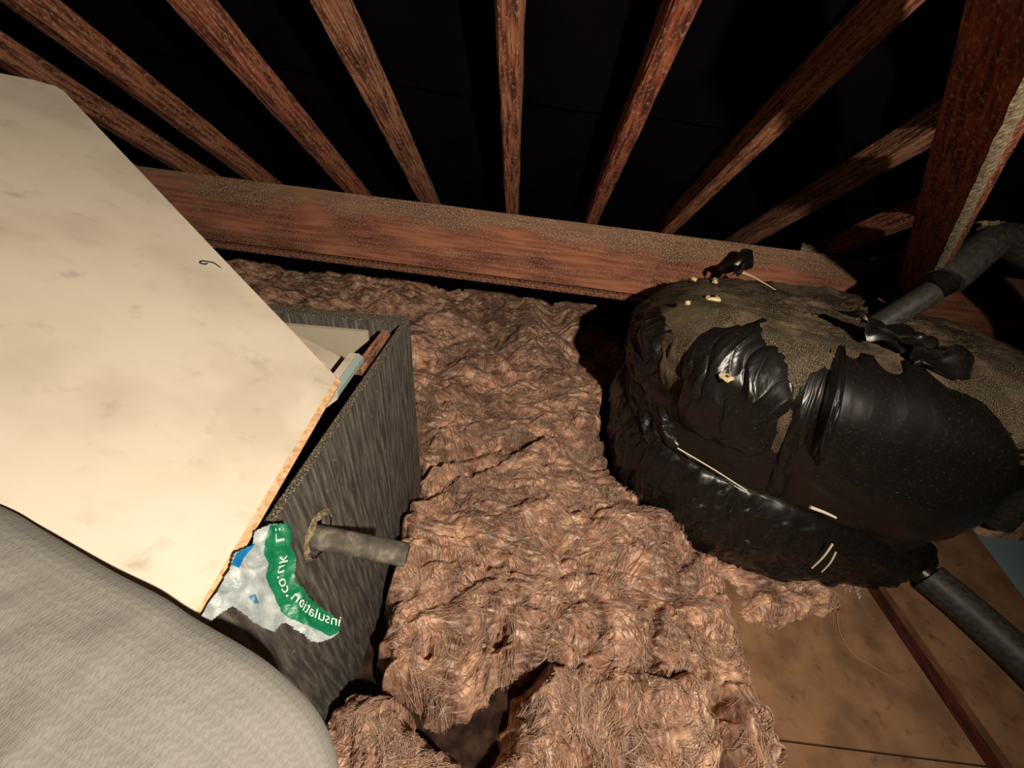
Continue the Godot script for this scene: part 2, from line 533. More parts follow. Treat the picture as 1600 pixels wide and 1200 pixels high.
func purlin_and_battens() -> void:
	# the face of the purlin: sawn red wood, with a ragged crust of grey dust along its upper part
	var w := 1536
	var h := 128
	var im := Image.create(w, h, false, Image.FORMAT_RGB8)
	var g := fnoise(70, 0.02, 5)
	var big := fnoise(71, 0.006, 4)
	var sp := fnoise(72, 0.28, 3)
	for y in h:
		for x in w:
			var a := g.get_noise_2d(x * 0.35, y * 5.0)
			var b := big.get_noise_2d(x, y * 2.0)
			var c := Color(0.66, 0.43, 0.32).lerp(Color(0.38, 0.205, 0.145), clampf(0.42 + a * 0.6 + b * 0.8, 0.0, 1.0))
			var band := smoothstep(0.02, 0.2, 0.36 - float(y) / h + b * 0.28)
			var s := sp.get_noise_2d(x, y)
			c = c.lerp(Color(0.45, 0.385, 0.31), clampf(band * (0.65 + s * 1.2), 0.0, 0.95))
			if s > 0.34 - band * 0.12 and b > -0.12:
				c = c.lerp(Color(0.72, 0.62, 0.5), 0.75)
			im.set_pixel(x, y, c)
	var m := StandardMaterial3D.new()
	m.albedo_texture = ImageTexture.create_from_image(im)
	m.roughness = 0.85
	m.heightmap_enabled = true
	m.heightmap_texture = m.albedo_texture
	m.heightmap_scale = 0.25
	var root := thing("purlin", "deep reddish brown purlin running across under the rafters", "beam", Vector3(0, 0.505, -1.70))
	var n := fnoise(73, 3.0, 4)
	put("face", grid(160, 10, func(u: float, v: float) -> Vector3:
		var x := lerpf(-3.05, 3.05, u)
		return Vector3(x, 0.272 * (1.0 - v), 0.003 + n.get_noise_2d(x, v * 0.5) * 0.004), func(u: float, v: float, _p: Vector3) -> Vector2: return Vector2(u * 1.7, v)), m, root)
	put("timber", prism(PackedVector2Array([Vector2(0, 0), Vector2(0.08, 0), Vector2(0.08, 0.208), Vector2(0, 0.2705)]), Vector3(-3.05, 0, 0), Vector3(0, 0, -1), Vector3.UP, Vector3(6.1, 0, 0)), M.wood, root)
	var b := put("batten", prism(PackedVector2Array([Vector2(0, 0), Vector2(0.06, 0), Vector2(0.06, 0.04), Vector2(0.03, 0.04), Vector2(0.03, 0.022), Vector2(0, 0.022)]), Vector3(-3.05, 0.465, -1.702), Vector3(0, 0, -1), Vector3.UP, Vector3(6.1, 0, 0)), M.wood)
	tag(b, "thin batten along the underside of the purlin", "batten")


func brace() -> void:
	# a heavy timber slanting from the purlin up under the rafters, its dusty narrow edge towards the lamp
	var a := Vector3(1.46, 0.72, -1.62)
	var b := Vector3(0.36, 1.50, -0.62)
	var t := (b - a).normalized()
	var root := thing("brace", "heavy slanting timber brace with one pale dusty edge, beside the upper pipe", "brace", a)
	var n1 := Vector3(-0.60, -0.79, -0.09)
	n1 = (n1 - t * n1.dot(t)).normalized()
	var side := t.cross(n1).normalized()
	if side.x < 0.0:
		side = -side
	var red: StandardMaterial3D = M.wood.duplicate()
	red.albedo_color = Color(0.88, 0.66, 0.60)  # darker, redder wood tint deepens the shade on the brace
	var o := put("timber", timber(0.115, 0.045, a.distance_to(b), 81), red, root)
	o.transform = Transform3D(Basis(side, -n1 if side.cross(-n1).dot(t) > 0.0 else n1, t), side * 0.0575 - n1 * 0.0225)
	var w := Vector3(0.748, 0.40, 0.512).normalized()
	var fn := fnoise(83, 3.0, 3)
	var down := Vector3(0, -1, SLOPE).normalized()
	var from := Vector3(a.x, roof_y(a.z), a.z) + down * 0.022 + t * -0.03
	var fl := put("added_light_blocker", grid(40, 20, func(u: float, v: float) -> Vector3:
		return t * (u * 1.45) + w * (v * 0.55 + 0.02 * fn.get_noise_1d(u * 3.0)) + down * (0.012 * fn.get_noise_2d(u * 2.0, v) + 0.006)), M.felt)
	fl.position = from  # added sheet: keeps lamp light off the rafters and purlin beyond the brace
	tag(fl, "added sheet of black felt behind the slanting brace, blocking the lamp", "felt")
	var n := fnoise(82, 9.0, 4)
	var L := a.distance_to(b)
	var e := put("mortar_crust", grid(90, 6, func(u: float, v: float) -> Vector3:
		var bump := 0.004 + 0.006 * absf(n.get_noise_2d(u * L * 2.0, v * 0.2))
		return t * (u * L) + side * (0.115 + bump * sin(PI * v)) - n1 * (0.026 * v + 0.004 * n.get_noise_2d(u * 2.0, 5.0))), M.crust, root)
	e.set_meta("label", "pale crust along the brace edge")


# ------------------------------------------------------------------ tank box and its board

const BOX_TOP := 0.73
func face_x(z: float) -> float:      # outer face of the side panel
	return -0.329 + (z + 0.144) * -0.0626


func tank_box() -> void:
	var root := thing("tank_box", "dark grey boarded tank box with dusty rim, standing by the quilt", "box", Vector3(-0.33, -0.06, -0.15))
	# side panel with a hole for the pipe
	var csg := CSGCombiner3D.new()
	csg.name = "side_panel"
	var b := CSGBox3D.new()
	b.name = "board"
	b.size = Vector3(0.013, BOX_TOP + 0.06, 0.90)
	b.material = M.box
	csg.add_child(b)
	var c := CSGCylinder3D.new()
	c.name = "hole"
	c.operation = CSGShape3D.OPERATION_SUBTRACTION
	c.radius = 0.039
	c.height = 0.2
	c.sides = 24
	c.rotation.z = PI / 2
	c.material = M.box
	csg.add_child(c)
	var ang := atan2(0.0626, 1.0)
	csg.rotation.y = -ang
	var centre := Vector3(face_x(-0.445) - 0.0065, (BOX_TOP - 0.06) / 2, -0.445)
	csg.position = centre - root.position
	c.position = csg.transform.affine_inverse() * (Vector3(face_x(-0.37), 0.585, -0.37) - root.position)
	root.add_child(csg)
	var st := Transform3D(Basis(Vector3.UP, -ang), csg.position)
	# torn edge of the board around the hole
	var n := fnoise(90, 30.0, 3)
	var cm := put("torn_rim", grid(44, 6, func(u: float, v: float) -> Vector3:
		var an := TAU * u
		var r := 0.038 + v * (0.005 + 0.006 * sin(an * 0.5) + 0.004 * n.get_noise_1d(u * 3.0))
		return c.position + Vector3(0.001 + 0.007 * (1.0 - v) * (1.0 + n.get_noise_2d(u * 4.0, v)), r * sin(an), r * cos(an)) + Vector3(0.0065 - c.position.x, 0, 0)), M.crust, root)
	cm.transform = st
	# rim capping, dusty
	var cap := put("rim", box_mesh(Vector3(0.014, 0.004, 0.90)), M.rim, root)
	cap.transform = st * Transform3D(Basis.IDENTITY, Vector3(0, (BOX_TOP + 0.06) / 2 + 0.002, 0))
	# back panel
	var back := put("back_panel", box_mesh(Vector3(0.86, BOX_TOP + 0.06, 0.026)), M.box, root)
	back.position = Vector3(-0.712, (BOX_TOP - 0.06) / 2, -0.858) - root.position
	back.rotation.y = 0.07
	var brim := put("rim", box_mesh(Vector3(0.86, 0.004, 0.030)), M.rim, root)
	brim.position = Vector3(-0.712, BOX_TOP + 0.002, -0.858) - root.position
	brim.rotation.y = 0.07
	var left := put("side_panel", box_mesh(Vector3(0.045, BOX_TOP + 0.06, 0.80)), M.box, root)
	left.position = Vector3(-1.15, (BOX_TOP - 0.06) / 2, -0.43) - root.position
	var front := put("front_panel", box_mesh(Vector3(0.78, BOX_TOP + 0.06, 0.045)), M.box, root)
	front.position = Vector3(-0.75, (BOX_TOP - 0.06) / 2, -0.05) - root.position
	# things tucked inside it
	var lining := put("lining_sheet", box_mesh(Vector3(0.62, 0.42, 0.01)), M.white)
	lining.position = Vector3(-0.685, 0.502, -0.826)
	lining.rotation.y = 0.07
	tag(lining, "cream lining sheet inside the far end of the tank box", "sheet")
	var flapn := put("card_sheet", prism(PackedVector2Array([Vector2(-0.352, -0.60), Vector2(-0.360, -0.715), Vector2(-0.540, -0.800), Vector2(-0.75, -0.78), Vector2(-0.75, -0.50), Vector2(-0.40, -0.48)]), Vector3(0, 0.705, 0), Vector3.RIGHT, Vector3(0, 0, 1), Vector3(0, 0.006, 0)), M.cream)
	tag(flapn, "beige sheet lying under the lid board's corner", "sheet")
	var rb := put("batten", timber(0.020, 0.02, 0.155, 93, 0.002), M.wood)
	lay(rb, Vector3(-0.336, 0.724, -0.675), Vector3(-0.322, 0.724, -0.828), Vector3.UP)
	tag(rb, "short reddish batten inside the tank box rim", "batten")
	var sc := thing("wood_scrap", "chamfered scrap with a blue-green painted side under the lid board's corner", "scrap", Vector3(-0.338, 0.733, -0.70))
	put("block", prism(PackedVector2Array([Vector2(-0.020, 0.0), Vector2(0.006, 0.0), Vector2(0.006, 0.012), Vector2(-0.002, 0.020), Vector2(-0.020, 0.020)]), Vector3.ZERO, Vector3.RIGHT, Vector3.UP, Vector3(-0.006, 0, 0.12)), M.cream, sc)
	put("painted_side", prism(PackedVector2Array([Vector2(0.0065, 0.001), Vector2(0.0085, 0.001), Vector2(0.0085, 0.012), Vector2(-0.001, 0.0215), Vector2(-0.002, 0.0205), Vector2(0.0065, 0.012)]), Vector3(0, 0, 0.0), Vector3.RIGHT, Vector3.UP, Vector3(-0.006, 0, 0.118)), flat(Color(0.50, 0.56, 0.54), 0.8), sc)


func lid_board() -> void:
	var n := Vector3(0.454, 0.891, -0.015).normalized()
	var pts := [Vector3(-0.340, 0.771, -0.593), Vector3(-0.323, 0.770, -0.159), Vector3(-0.321, 0.770, -0.109), Vector3(-0.477, 0.849, -0.06), Vector3(-0.70, 0.96, -0.10), Vector3(-1.126, 1.166, -0.80), Vector3(-1.113, 1.16, -0.925), Vector3(-1.083, 1.143, -0.988), Vector3(-1.063, 1.133, -1.012), Vector3(-1.049, 1.126, -1.012)]
	var o: Vector3 = pts[0]
	var ey := (Vector3(-0.323, 0.770, -0.159) - o).normalized()
	ey = (ey - n * ey.dot(n)).normalized()
	var ex := ey.cross(n).normalized()
	var pl := PackedVector2Array()
	var pl2 := PackedVector2Array()
	for p in pts:
		var q := Vector2((p - o).dot(ex), (p - o).dot(ey))
		pl.append(q)
	var s := signf(pl[5].x)
	for q in pl:
		pl2.append(q)
	var root := thing("lid_board", "large cream faced board lying tilted over the tank box", "board", o)
	put("face", prism(pl, Vector3.ZERO, ex, ey, -n * 0.004), M.cream, root)
	# bare chipboard core, a little proud of the face along the near edge
	for q in 3:
		pl2[q].x -= s * 0.011
	put("raw_edge", prism(pl2, -n * 0.0042, ex, ey, -n * 0.017), M.raw_edge, root)
	# wire hook on the far edge
	var w := put("wire_hook", tube(curve([Vector3(-0.594, 0.893, -0.725), Vector3(-0.612, 0.910, -0.727), Vector3(-0.621, 0.915, -0.722), Vector3(-0.627, 0.919, -0.714), Vector3(-0.624, 0.919, -0.706), Vector3(-0.618, 0.916, -0.709), Vector3(-0.619, 0.914, -0.716)], 0.003), 0.0014, 7), flat(Color(0.2, 0.18, 0.15), 0.6))
	tag(w, "small bent wire hook on the board's far edge", "hook")


# ------------------------------------------------------------------ insulation

class Batt:
	var poly: PackedVector2Array
	var thick := 0.12
	var x0: float
	var z0: float
	var cell: float
	var nx: int
	var nz: int
	var hs: PackedFloat32Array

	func height(x: float, z: float) -> float:
		var i := clampi(int((x - x0) / cell), 0, nx)
		var j := clampi(int((z - z0) / cell), 0, nz)
		return hs[j * (nx + 1) + i]


var creases := []
var pits := []
var N1: FastNoiseLite
var N2: FastNoiseLite
var N3: FastNoiseLite
var N4: FastNoiseLite
var W1: FastNoiseLite
var W2: FastNoiseLite


func crease(pts: Array, depth: float, width: float) -> void:
	var pl := PackedVector2Array()
	var r := Rect2(pts[0], Vector2.ZERO)
	for p in pts:
		pl.append(p)
		r = r.expand(p)
	creases.append([pl, depth, width, r.grow(width * 3.2)])


# streaks of drawn-out fibre: long and wavy, across at the back and lengthways in front
func streak(x: float, z: float, k: float) -> float:
	var front := smoothstep(-0.62, -0.30, z + 0.10 * N1.get_noise_2d(x + 7.0, z))
	var wx := x + 0.10 * W1.get_noise_2d(x, z)
	var wz := z + 0.10 * W1.get_noise_2d(x + 31.0, z) + 0.007 * W2.get_noise_2d(x + 13.0, z)
	var a := N3.get_noise_2d(wx * 0.2 * k, wz * k)
	if front < 0.02:
		return a
	return lerpf(a, N3.get_noise_2d(wx * k + 50.0, wz * 0.22 * k), front)


func wool_height(x: float, z: float, thick: float) -> float:
	var p := Vector2(x, z)
	var h := thick + 0.068 * N1.get_noise_2d(x, z)
	h += 0.032 * (0.15 - N2.get_noise_2d(x * 0.7, z * 1.2))      # puffs with sharp folds between
	h += 0.027 * streak(x, z, 0.75)
	h += 0.0045 * streak(x, z, 2.7)
	h += 0.0012 * N4.get_noise_2d(x, z)
	for c in creases:
		if c[3].has_point(p):
			var d := 1.0
			for k in c[0].size() - 1:
				d = minf(d, seg_dist(p, c[0][k], c[0][k + 1]))
			d += 0.008 * N4.get_noise_2d(x * 0.7, z * 0.7)
			d = maxf(d, 0.0) / c[2]
			h += 1.0 * c[1] * (-exp(-d * d * 0.6) + 0.25 * exp(-(d - 2.0) * (d - 2.0)))
	for c in pits:
		var d: float = (p.distance_to(c[0]) + 0.012 * N4.get_noise_2d(x, z)) / c[1]
		if d < 3.0:
			h -= c[2] * exp(-d * d * d)
	# pushed up against the side of the tank box
	if x < 0.0:
		h += 0.11 * exp(-pow((x + 0.31) / 0.07, 2.0) - pow((z + 0.64) / 0.10, 2.0))
	return h


func batt(called: String, label: String, poly: Array, thick: float, cell: float, sd: int, wisps: int, clip_from := -9.0, clip_to := 9.0) -> void:
	var B := Batt.new()
	B.thick = thick
	B.cell = cell
	for p in poly:
		B.poly.append(p)
	var r := Rect2(B.poly[0], Vector2.ZERO)
	for p in B.poly:
		r = r.expand(p)
	r = r.grow(0.02)
	B.x0 = r.position.x
	B.z0 = r.position.y
	B.nx = int(r.size.x / cell) + 1
	B.nz = int(r.size.y / cell) + 1
	var w := B.nx + 1
	B.hs.resize(w * (B.nz + 1))
	var keep := PackedByteArray()
	keep.resize(B.hs.size())
	var floor_y := -0.072
	for j in B.nz + 1:
		for i in w:
			var x := B.x0 + i * cell
			var z := B.z0 + j * cell
			var p := Vector2(x, z)
			var d := 1.0
			for k in B.poly.size():
				d = minf(d, seg_dist(p, B.poly[k], B.poly[(k + 1) % B.poly.size()]))
			if not Geometry2D.is_point_in_polygon(p, B.poly):
				d = -d
			d += 0.022 * W2.get_noise_2d(x + sd, z) + 0.003 * N4.get_noise_2d(x, z)
			var k2 := j * w + i
			keep[k2] = 1 if d > -cell and x > clip_from and x < clip_to else 0
			if d <= 0.0:
				B.hs[k2] = floor_y
				continue
			var e := clampf(d / minf(0.06, thick * 0.5), 0.0, 1.0)
			e = lerpf(e * e * (3.0 - 2.0 * e), e * (2.0 - e), e)
			B.hs[k2] = lerpf(floor_y, wool_height(x, z, thick), e)
	var spread := fnoise(101, 8.0, 2)
	var shade := fnoise(131, 3.2, 4, false, 0.2)
	var at := Vector3(r.get_center().x, floor_y, r.get_center().y)
	var parent_group := "mineral wool quilts"
	var root := thing(called, label, "insulation", at, parent_group)
	var lx := B.nx * cell
	var lz := B.nz * cell
	var mesh := grid(B.nx, B.nz, func(u: float, v: float) -> Vector3:
		var x := B.x0 + u * lx
		var z := B.z0 + v * lz
		var h := B.hs[roundi(v * B.nz) * w + roundi(u * B.nx)]
		# the tufts lean over sideways, so that folds overhang a little
		return Vector3(x + 0.010 * spread.get_noise_2d(x, z), h, z + 0.010 * spread.get_noise_2d(x + 40.0, z)) - at,
		null, func(_u: float, _v: float, p: Vector3) -> Color:
		var x := p.x + at.x
		var z := p.z + at.z
		var s := 0.50 + 1.15 * shade.get_noise_2d(x, z) + 1.15 * streak(x, z + 0.3, 0.8) + 0.55 * streak(x + 0.7, z, 2.6)
		var c := Color(0.22, 0.185, 0.165).lerp(Color(0.60, 0.55, 0.53), smoothstep(0.05, 0.5, s))
		return c.lerp(Color(1.0, 1.0, 1.0), smoothstep(0.5, 1.05, s)), keep)
	put("quilt", mesh, M.wool_along if at.z > -0.3 else M.wool_across, root)
	# loose fibres and torn wisps lying on it
	var P := PackedVector3Array()
	var N := PackedVector3Array()
	var U := PackedVector2Array()
	var C := PackedColorArray()
	var I := PackedInt32Array()
	var flow := fnoise(160 + sd, 2.6, 3)
	rng.seed = 500 + sd
	for k in wisps:
		var p := Vector2(rng.randf_range(r.position.x, r.end.x), rng.randf_range(r.position.y, r.end.y))
		if p.x < clip_from or p.x > clip_to or not Geometry2D.is_point_in_polygon(p, B.poly):
			continue
		if B.height(p.x, p.y) < -0.045:
			continue
		var front := smoothstep(-0.62, -0.30, p.y)
		var ang := flow.get_noise_2d(p.x, p.y) * 3.0 + PI / 2 * front * (1.0 if flow.get_noise_2d(p.x + 9.0, p.y) > -0.1 else 0.2) + rng.randfn(0.0, 0.25)
		var steps := 5
		var len := rng.randf_range(0.018, 0.06)
		var wd := rng.randf_range(0.00025, 0.0006)
		var lift := rng.randf_range(0.001, 0.006)
		var bend := rng.randfn(0.0, 0.8)
		var tone := rng.randf()
		var col := Color(0.19, 0.115, 0.08).lerp(Color(0.44, 0.29, 0.215), tone)
		var kind := rng.randf()
		if kind < 0.05:
			col = Color(0.58, 0.44, 0.35)
		elif kind < 0.11:
			col = Color(0.08, 0.045, 0.03)
		if rng.randf() < 0.02:        # a torn strand
			wd *= 2.6
			len *= 1.7
			steps = 8
		var base := P.size()
		for s in steps + 1:
			var t := float(s) / steps
			var d := Vector2(cos(ang), sin(ang))
			if s:
				p += d * len / steps
			ang += bend / steps
			var y := B.height(p.x, p.y) + 0.0015 + lift * sin(PI * minf(t * 0.75, 1.0))
			var side := Vector3(-d.y, 0.15 * sin(k), d.x) * wd * (0.3 + sin(PI * (0.08 + 0.9 * t)))
			var c := Vector3(p.x, y, p.y) - at
			P.append(c - side)
			P.append(c + side)
			for q in 2:
				N.append(Vector3.UP)
				U.append(Vector2(q, t))
				C.append(col)
			if s:
				var a := base + s * 2
				I.append_array(PackedInt32Array([a - 2, a, a - 1, a - 1, a, a + 1]))
	if I.size():
		var o := put("loose_fibres", arrays(P, N, U, C, I), M.fibre, root)
		o.set_meta("kind", "stuff")


func insulation() -> void:
	N1 = fnoise(1, 2.6, 2)
	N2 = fnoise(2, 3.0, 2, true, 0.20)
	N3 = fnoise(3, 17.0, 3)
	N4 = fnoise(4, 45.0, 2)
	W1 = fnoise(6, 2.6, 2)
	W2 = fnoise(7, 13.0, 2)
	crease([Vector2(-0.305, -0.927), Vector2(-0.198, -0.966), Vector2(-0.065, -1.035), Vector2(0.102, -1.113), Vector2(0.282, -1.169), Vector2(0.498, -1.229)], 0.035, 0.022)
	crease([Vector2(-0.268, -2.154), Vector2(-0.168, -1.825), Vector2(-0.016, -1.627)], 0.04, 0.03)
	crease([Vector2(0.103, -1.096), Vector2(-0.057, -0.974), Vector2(-0.181, -0.881), Vector2(-0.289, -0.785)], 0.04, 0.02)
	crease([Vector2(-0.229, -0.567), Vector2(-0.122, -0.593), Vector2(0.031, -0.588)], 0.02, 0.01)
	crease([Vector2(0.112, -0.498), Vector2(0.184, -0.477), Vector2(0.243, -0.418), Vector2(0.293, -0.405)], 0.045, 0.012)
	crease([Vector2(0.497, -0.545), Vector2(0.441, -0.440), Vector2(0.449, -0.390)], 0.035, 0.012)
	crease([Vector2(0.444, -1.344), Vector2(0.463, -1.124), Vector2(0.531, -1.023)], 0.04, 0.014)
	crease([Vector2(-0.428, -1.391), Vector2(-0.274, -1.210), Vector2(-0.171, -1.083)], 0.02, 0.016)
	crease([Vector2(0.268, -0.831), Vector2(0.202, -0.726), Vector2(0.221, -0.603), Vector2(0.499, -0.659)], 0.022, 0.016)
	crease([Vector2(-0.191, -0.429), Vector2(-0.101, -0.489), Vector2(-0.003, -0.555)], 0.025, 0.014)
	crease([Vector2(0.215, -0.255), Vector2(0.270, -0.173), Vector2(0.29, -0.05)], 0.03, 0.012)
	crease([Vector2(0.490, -0.721), Vector2(0.581, -0.670), Vector2(0.622, -0.635)], 0.03, 0.015)
	pits.append([Vector2(0.042, -0.402), 0.028, 0.10])
	pits.append([Vector2(-0.131, -0.346), 0.014, 0.06])
	pits.append([Vector2(0.606, -0.690), 0.022, 0.06])
	pits.append([Vector2(0.064, -0.577), 0.013, 0.05])
	pits.append([Vector2(0.305, -0.448), 0.02, 0.03])
	pits.append([Vector2(-0.285, -0.40), 0.035, 0.14])
	batt("insulation_quilt", "long pinkish brown wool quilt running back from the seam to the purlin", [Vector2(-0.50, -2.34), Vector2(0.66, -2.34), Vector2(0.62, -1.72), Vector2(0.46, -1.48), Vector2(0.42, -1.25), Vector2(0.46, -1.03), Vector2(0.57, -0.88), Vector2(0.68, -0.79), Vector2(0.76, -0.735), Vector2(0.80, -0.66), Vector2(0.775, -0.60), Vector2(0.755, -0.49), Vector2(0.755, -0.355), Vector2(0.64, -0.338), Vector2(0.41, -0.335), Vector2(0.25, -0.338), Vector2(0.14, -0.35), Vector2(0.06, -0.32), Vector2(0.0, -0.25), Vector2(-0.07, -0.215), Vector2(-0.15, -0.262), Vector2(-0.23, -0.285), Vector2(-0.27, -0.36), Vector2(-0.30, -0.50), Vector2(-0.303, -0.9), Vector2(-0.32, -0.93), Vector2(-0.50, -0.93)], 0.12, 0.0052, 1, 40000, -0.372)
	batt("insulation_quilt", "torn wool quilt end in front of the cross seam, beside the dark hole", [Vector2(0.15, -0.385), Vector2(0.25, -0.405), Vector2(0.42, -0.408), Vector2(0.615, -0.405), Vector2(0.60, -0.2), Vector2(0.62, 0.12), Vector2(-0.02, 0.12), Vector2(0.03, -0.13), Vector2(0.065, -0.20)], 0.12, 0.0042, 2, 8000)
	batt("insulation_quilt", "narrow strip of wool along the edge of the floor boards", [Vector2(0.60, -0.405), Vector2(0.755, -0.415), Vector2(0.755, -0.2), Vector2(0.79, 0.12), Vector2(0.60, 0.12), Vector2(0.595, -0.2)], 0.12, 0.0045, 3, 1200)
	batt("insulation_quilt", "clump of brown wool piled against the tank box beside the cloth", [Vector2(-0.338, -0.215), Vector2(-0.28, -0.27), Vector2(-0.205, -0.285), Vector2(-0.141, -0.264), Vector2(-0.07, -0.205), Vector2(0.005, -0.185), Vector2(0.03, -0.13), Vector2(-0.01, 0.12), Vector2(-0.31, 0.12)], 0.17, 0.0042, 4, 4000)
	batt("insulation_quilt", "dull dusty wool behind the tank box under the purlin", [Vector2(-2.3, -2.34), Vector2(-0.20, -2.34), Vector2(-0.20, -0.93), Vector2(-1.3, -0.93), Vector2(-2.3, -1.0)], 0.12, 0.009, 5, 9000, -9.0, -0.352)
	batt("insulation_scrap", "thin wad of wool spilled on the boards below the wrapped tank", [Vector2(0.64, -0.86), Vector2(0.80, -0.77), Vector2(0.95, -0.735), Vector2(1.15, -0.73), Vector2(1.34, -0.79), Vector2(1.24, -0.67), Vector2(1.0, -0.60), Vector2(0.84, -0.54), Vector2(0.68, -0.60)], 0.028, 0.0052, 6, 2200)
	batt("insulation_scrap", "dim heap of wool beyond the wrapped tank's far side", [Vector2(1.78, -1.75), Vector2(2.6, -1.75), Vector2(2.6, -1.1), Vector2(2.0, -1.05), Vector2(1.8, -1.2)], 0.16, 0.012, 7, 1200)


# ------------------------------------------------------------------ water tank

const TC := Vector3(1.06, 0.0, -1.205)
func tank_top(x: float, z: float) -> float:      # the top sags towards the back and the far end
	return 0.80 - 0.17 * clampf(-0.95 - z, 0.0, 1.0) - 0.13 * maxf(x - 1.2, 0.0)


func tank_point(th: float, y: float, off: float) -> Vector3:
	var k := clampf((y - 0.1) / 0.6, 0.0, 1.0)
	var a := 0.575 + 0.085 * k
	var b := 0.455 + 0.015 * k
	var c := signf(cos(th)) * pow(absf(cos(th)), 0.87)
	var s := signf(sin(th)) * pow(absf(sin(th)), 0.87)
	var top := tank_top(TC.x + a * c, TC.z + b * s)
	var yy := minf(y, 0.8) / 0.8 * top
	var r := 0.15
	var q := clampf((yy - (top - r)) / r, 0.0, 1.0)
	var inset := r * (1.0 - sqrt(maxf(1.0 - q * q, 0.0)))
	var o := off * sqrt(maxf(1.0 - q * q, 0.04)) - inset
	return Vector3(TC.x + (a + o) * c, yy + off * q, TC.z + (b + o) * s)


# a pillow of the jacket. corners: (angle in degrees, height) top start, top end, bottom end, bottom start
func panel(root: Node3D, called: String, corners: Array, bulge: float, sd: int, m: Material, folds := 0.008, nu := 100, nv := 100) -> MeshInstance3D:
	var n := fnoise(200 + sd, 1.5, 2, true, 0.12)
	var n2 := fnoise(230 + sd, 1.5, 2)
	var edge := fnoise(260 + sd, 2.2, 2)
	var cr := fnoise(280 + sd, 1.3, 2)
	return put(called, grid(nu, nv, func(u: float, v: float) -> Vector3:
		var uu := u + 0.05 * edge.get_noise_2d(v * 1.0, u * 0.5 + sd)
		var vv := v + 0.05 * edge.get_noise_2d(u * 1.0 + 9.0, v * 0.5)
		var p: Vector2 = corners[0].lerp(corners[1], uu).lerp(corners[3].lerp(corners[2], uu), vv)
		# rounded like a cushion, with no straight corners
		var e := clampf(pow(maxf(16.0 * u * (1.0 - u) * v * (1.0 - v), 0.0), 0.42), 0.0, 1.0)
		var off := -0.016 + e * (0.016 + bulge)
		var f := n.get_noise_2d(u * 1.1 + sd * 3.0, v * 0.4)
		off += e * (folds * (f * 1.3 - 0.4) + 0.012 * n2.get_noise_2d(u * 1.6, v * 1.6 + sd))
		var deep := minf(folds, 0.012)
		off -= e * deep * pow(1.0 - absf(cr.get_noise_2d(u * 1.5 + v * 0.5, v * 1.1 - u * 0.3)), 7.0)
		off += e * 0.5 * deep * pow(1.0 - absf(cr.get_noise_2d(u * 2.2 + 5.0, v * 1.4 + u)), 9.0)
		return tank_point(deg_to_rad(p.x), p.y, off) - root.position), m, root)


